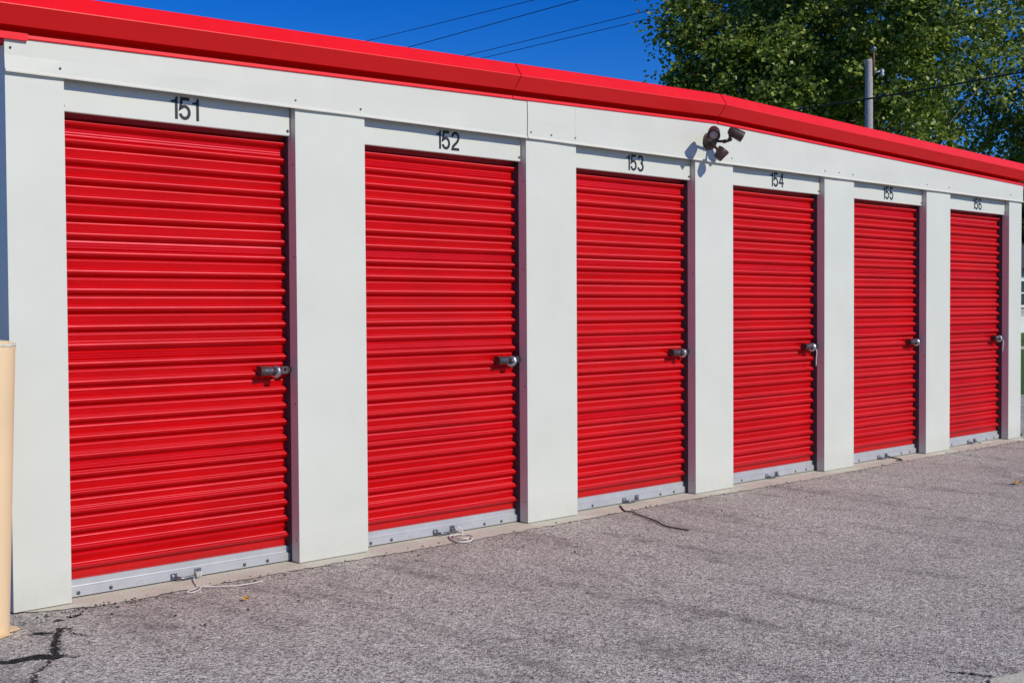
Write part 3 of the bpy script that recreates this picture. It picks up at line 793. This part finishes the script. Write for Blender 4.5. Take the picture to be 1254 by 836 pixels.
# ------------------------------------------------------------------ house far to the right
hd = Vector((.5, .866, 0)); hs = Vector((.866, -.5, 0)); HO = Vector((CAM.x, CAM.y, 0)) + Vector((.9165, .400, 0)) * 62
house = thing('house', tuple(HO), 'low grey sided house with white skirting beyond the lawn at the right edge', 'house')
def hp(s, d, z): q = HO + hs * s + hd * d; return (q.x, q.y, z)
def hbox(m, s0, s1, d0, d1, z0, z1, mi=0):
    m.add([hp(s0, d0, z0), hp(s1, d0, z0), hp(s1, d1, z0), hp(s0, d1, z0), hp(s0, d0, z1), hp(s1, d0, z1), hp(s1, d1, z1), hp(s0, d1, z1)],
          [(0, 3, 2, 1), (4, 5, 6, 7), (0, 1, 5, 4), (1, 2, 6, 5), (2, 3, 7, 6), (3, 0, 4, 7)], mi)
m = MB(); hbox(m, -5, 9, 0, 8, .75, 2.95)
for z in [.75 + .2 * i for i in range(1, 11)]: hbox(m, -5.02, 9.02, -.02, -.004, z, z + .03)
m.build('wall', HOUSE_SIDING, house)
m = MB(); hbox(m, -5.05, 9.05, -.05, 8.05, -.02, .74); m.build('skirting', HOUSE_WHITE, house)
m = MB(); m.add([hp(-5.4, -.5, 2.96), hp(9.4, -.5, 2.96), hp(9.4, 4, 4.3), hp(-5.4, 4, 4.3), hp(-5.4, 8.5, 2.96), hp(9.4, 8.5, 2.96)], [(0, 1, 2, 3), (3, 2, 5, 4), (0, 3, 4), (1, 5, 2), (0, 4, 5, 1)]); m.build('roof', SHINGLE, house)
for s in (-3.2, .05, 3.5, 6.8):
    m = MB(); f0 = -.08
    hbox(m, s - .62, s - .50, f0, -.025, 1.15, 2.5); hbox(m, s + .50, s + .62, f0, -.025, 1.15, 2.5); hbox(m, s - .50, s + .50, f0, -.025, 1.15, 1.27); hbox(m, s - .50, s + .50, f0, -.025, 2.38, 2.5)
    hbox(m, s - .50, s + .50, -.07, -.025, 1.80, 1.86)
    w = m.build('window', HOUSE_WHITE, house)
    m = MB(); hbox(m, s - .50, s + .50, -.05, -.03, 1.27, 1.80); hbox(m, s - .50, s + .50, -.05, -.03, 1.86, 2.38); m.build('pane', WINDOW, w)

# ------------------------------------------------------------------ light
SUNV = Vector((.12, -1.0, .645)).normalized()        # towards the sun
elev = math.asin(SUNV.z); azim = math.atan2(SUNV.x, SUNV.y)
w = bpy.data.worlds.new('World'); SC.world = w; w.use_nodes = True; nt = w.node_tree
sky = nt.nodes.new('ShaderNodeTexSky'); sky.sky_type = 'NISHITA'; sky.sun_disc = False
sky.sun_elevation = elev; sky.sun_rotation = azim % (2 * math.pi)
sky.air_density = 1.0; sky.dust_density = .7; sky.ozone_density = 5.0; sky.altitude = 1500
tint = nt.nodes.new('ShaderNodeMix'); tint.data_type = 'RGBA'; tint.blend_type = 'MULTIPLY'; tint.inputs[0].default_value = 1
nt.links.new(sky.outputs[0], tint.inputs[6])
tc = nt.nodes.new('ShaderNodeTexCoord'); sx = nt.nodes.new('ShaderNodeSeparateXYZ'); nt.links.new(tc.outputs['Generated'], sx.inputs[0])
hz = nt.nodes.new('ShaderNodeMapRange'); hz.interpolation_type = 'SMOOTHSTEP'; nt.links.new(sx.outputs['Z'], hz.inputs[0]); hz.inputs[1].default_value = .04; hz.inputs[2].default_value = .27
hm = nt.nodes.new('ShaderNodeMix'); hm.data_type = 'RGBA'; nt.links.new(hz.outputs[0], hm.inputs[0])   # the air pales towards the horizon
hm.inputs[6].default_value = (.34, .74, 1.16, 1); hm.inputs[7].default_value = (.03, .47, 1.12, 1); nt.links.new(hm.outputs[2], tint.inputs[7])
bg = nt.nodes['Background']; nt.links.new(tint.outputs[2], bg.inputs[0]); bg.inputs[1].default_value = .10
ld = bpy.data.lights.new('sun', 'SUN'); ld.energy = 3.75; ld.angle = R(.5); ld.color = (1.0, .945, .79)
lo = bpy.data.objects.new('sun', ld); COL.objects.link(lo); lo.rotation_euler = SUNV.to_track_quat('Z', 'Y').to_euler(); lo.location = (2, -8, 9)

# ------------------------------------------------------------------ camera
yaw, pit, roll = .763024, .026145, -.005812
fw = Vector((math.sin(yaw) * math.cos(pit), math.cos(yaw) * math.cos(pit), -math.sin(pit)))
r0 = Vector((math.cos(yaw), -math.sin(yaw), 0)); u0 = r0.cross(fw)
r1 = r0 * math.cos(roll) + u0 * math.sin(roll); u1 = -r0 * math.sin(roll) + u0 * math.cos(roll)
cd = bpy.data.cameras.new('camera'); cam = bpy.data.objects.new('camera', cd); COL.objects.link(cam)
cd.sensor_width = 36; cd.lens = 1500 / 1254 * 36; cd.clip_start = .05; cd.clip_end = 1500
M = Matrix((r1, u1, -fw)).transposed().to_4x4(); M.translation = CAM; cam.matrix_world = M
SC.camera = cam

vs = SC.view_settings; vs.view_transform = 'Standard'; vs.look = 'None'; vs.gamma = 1; vs.exposure = 0; vs.use_curve_mapping = False
SC.render.engine = 'CYCLES'; SC.render.resolution_x = 1024; SC.render.resolution_y = 682
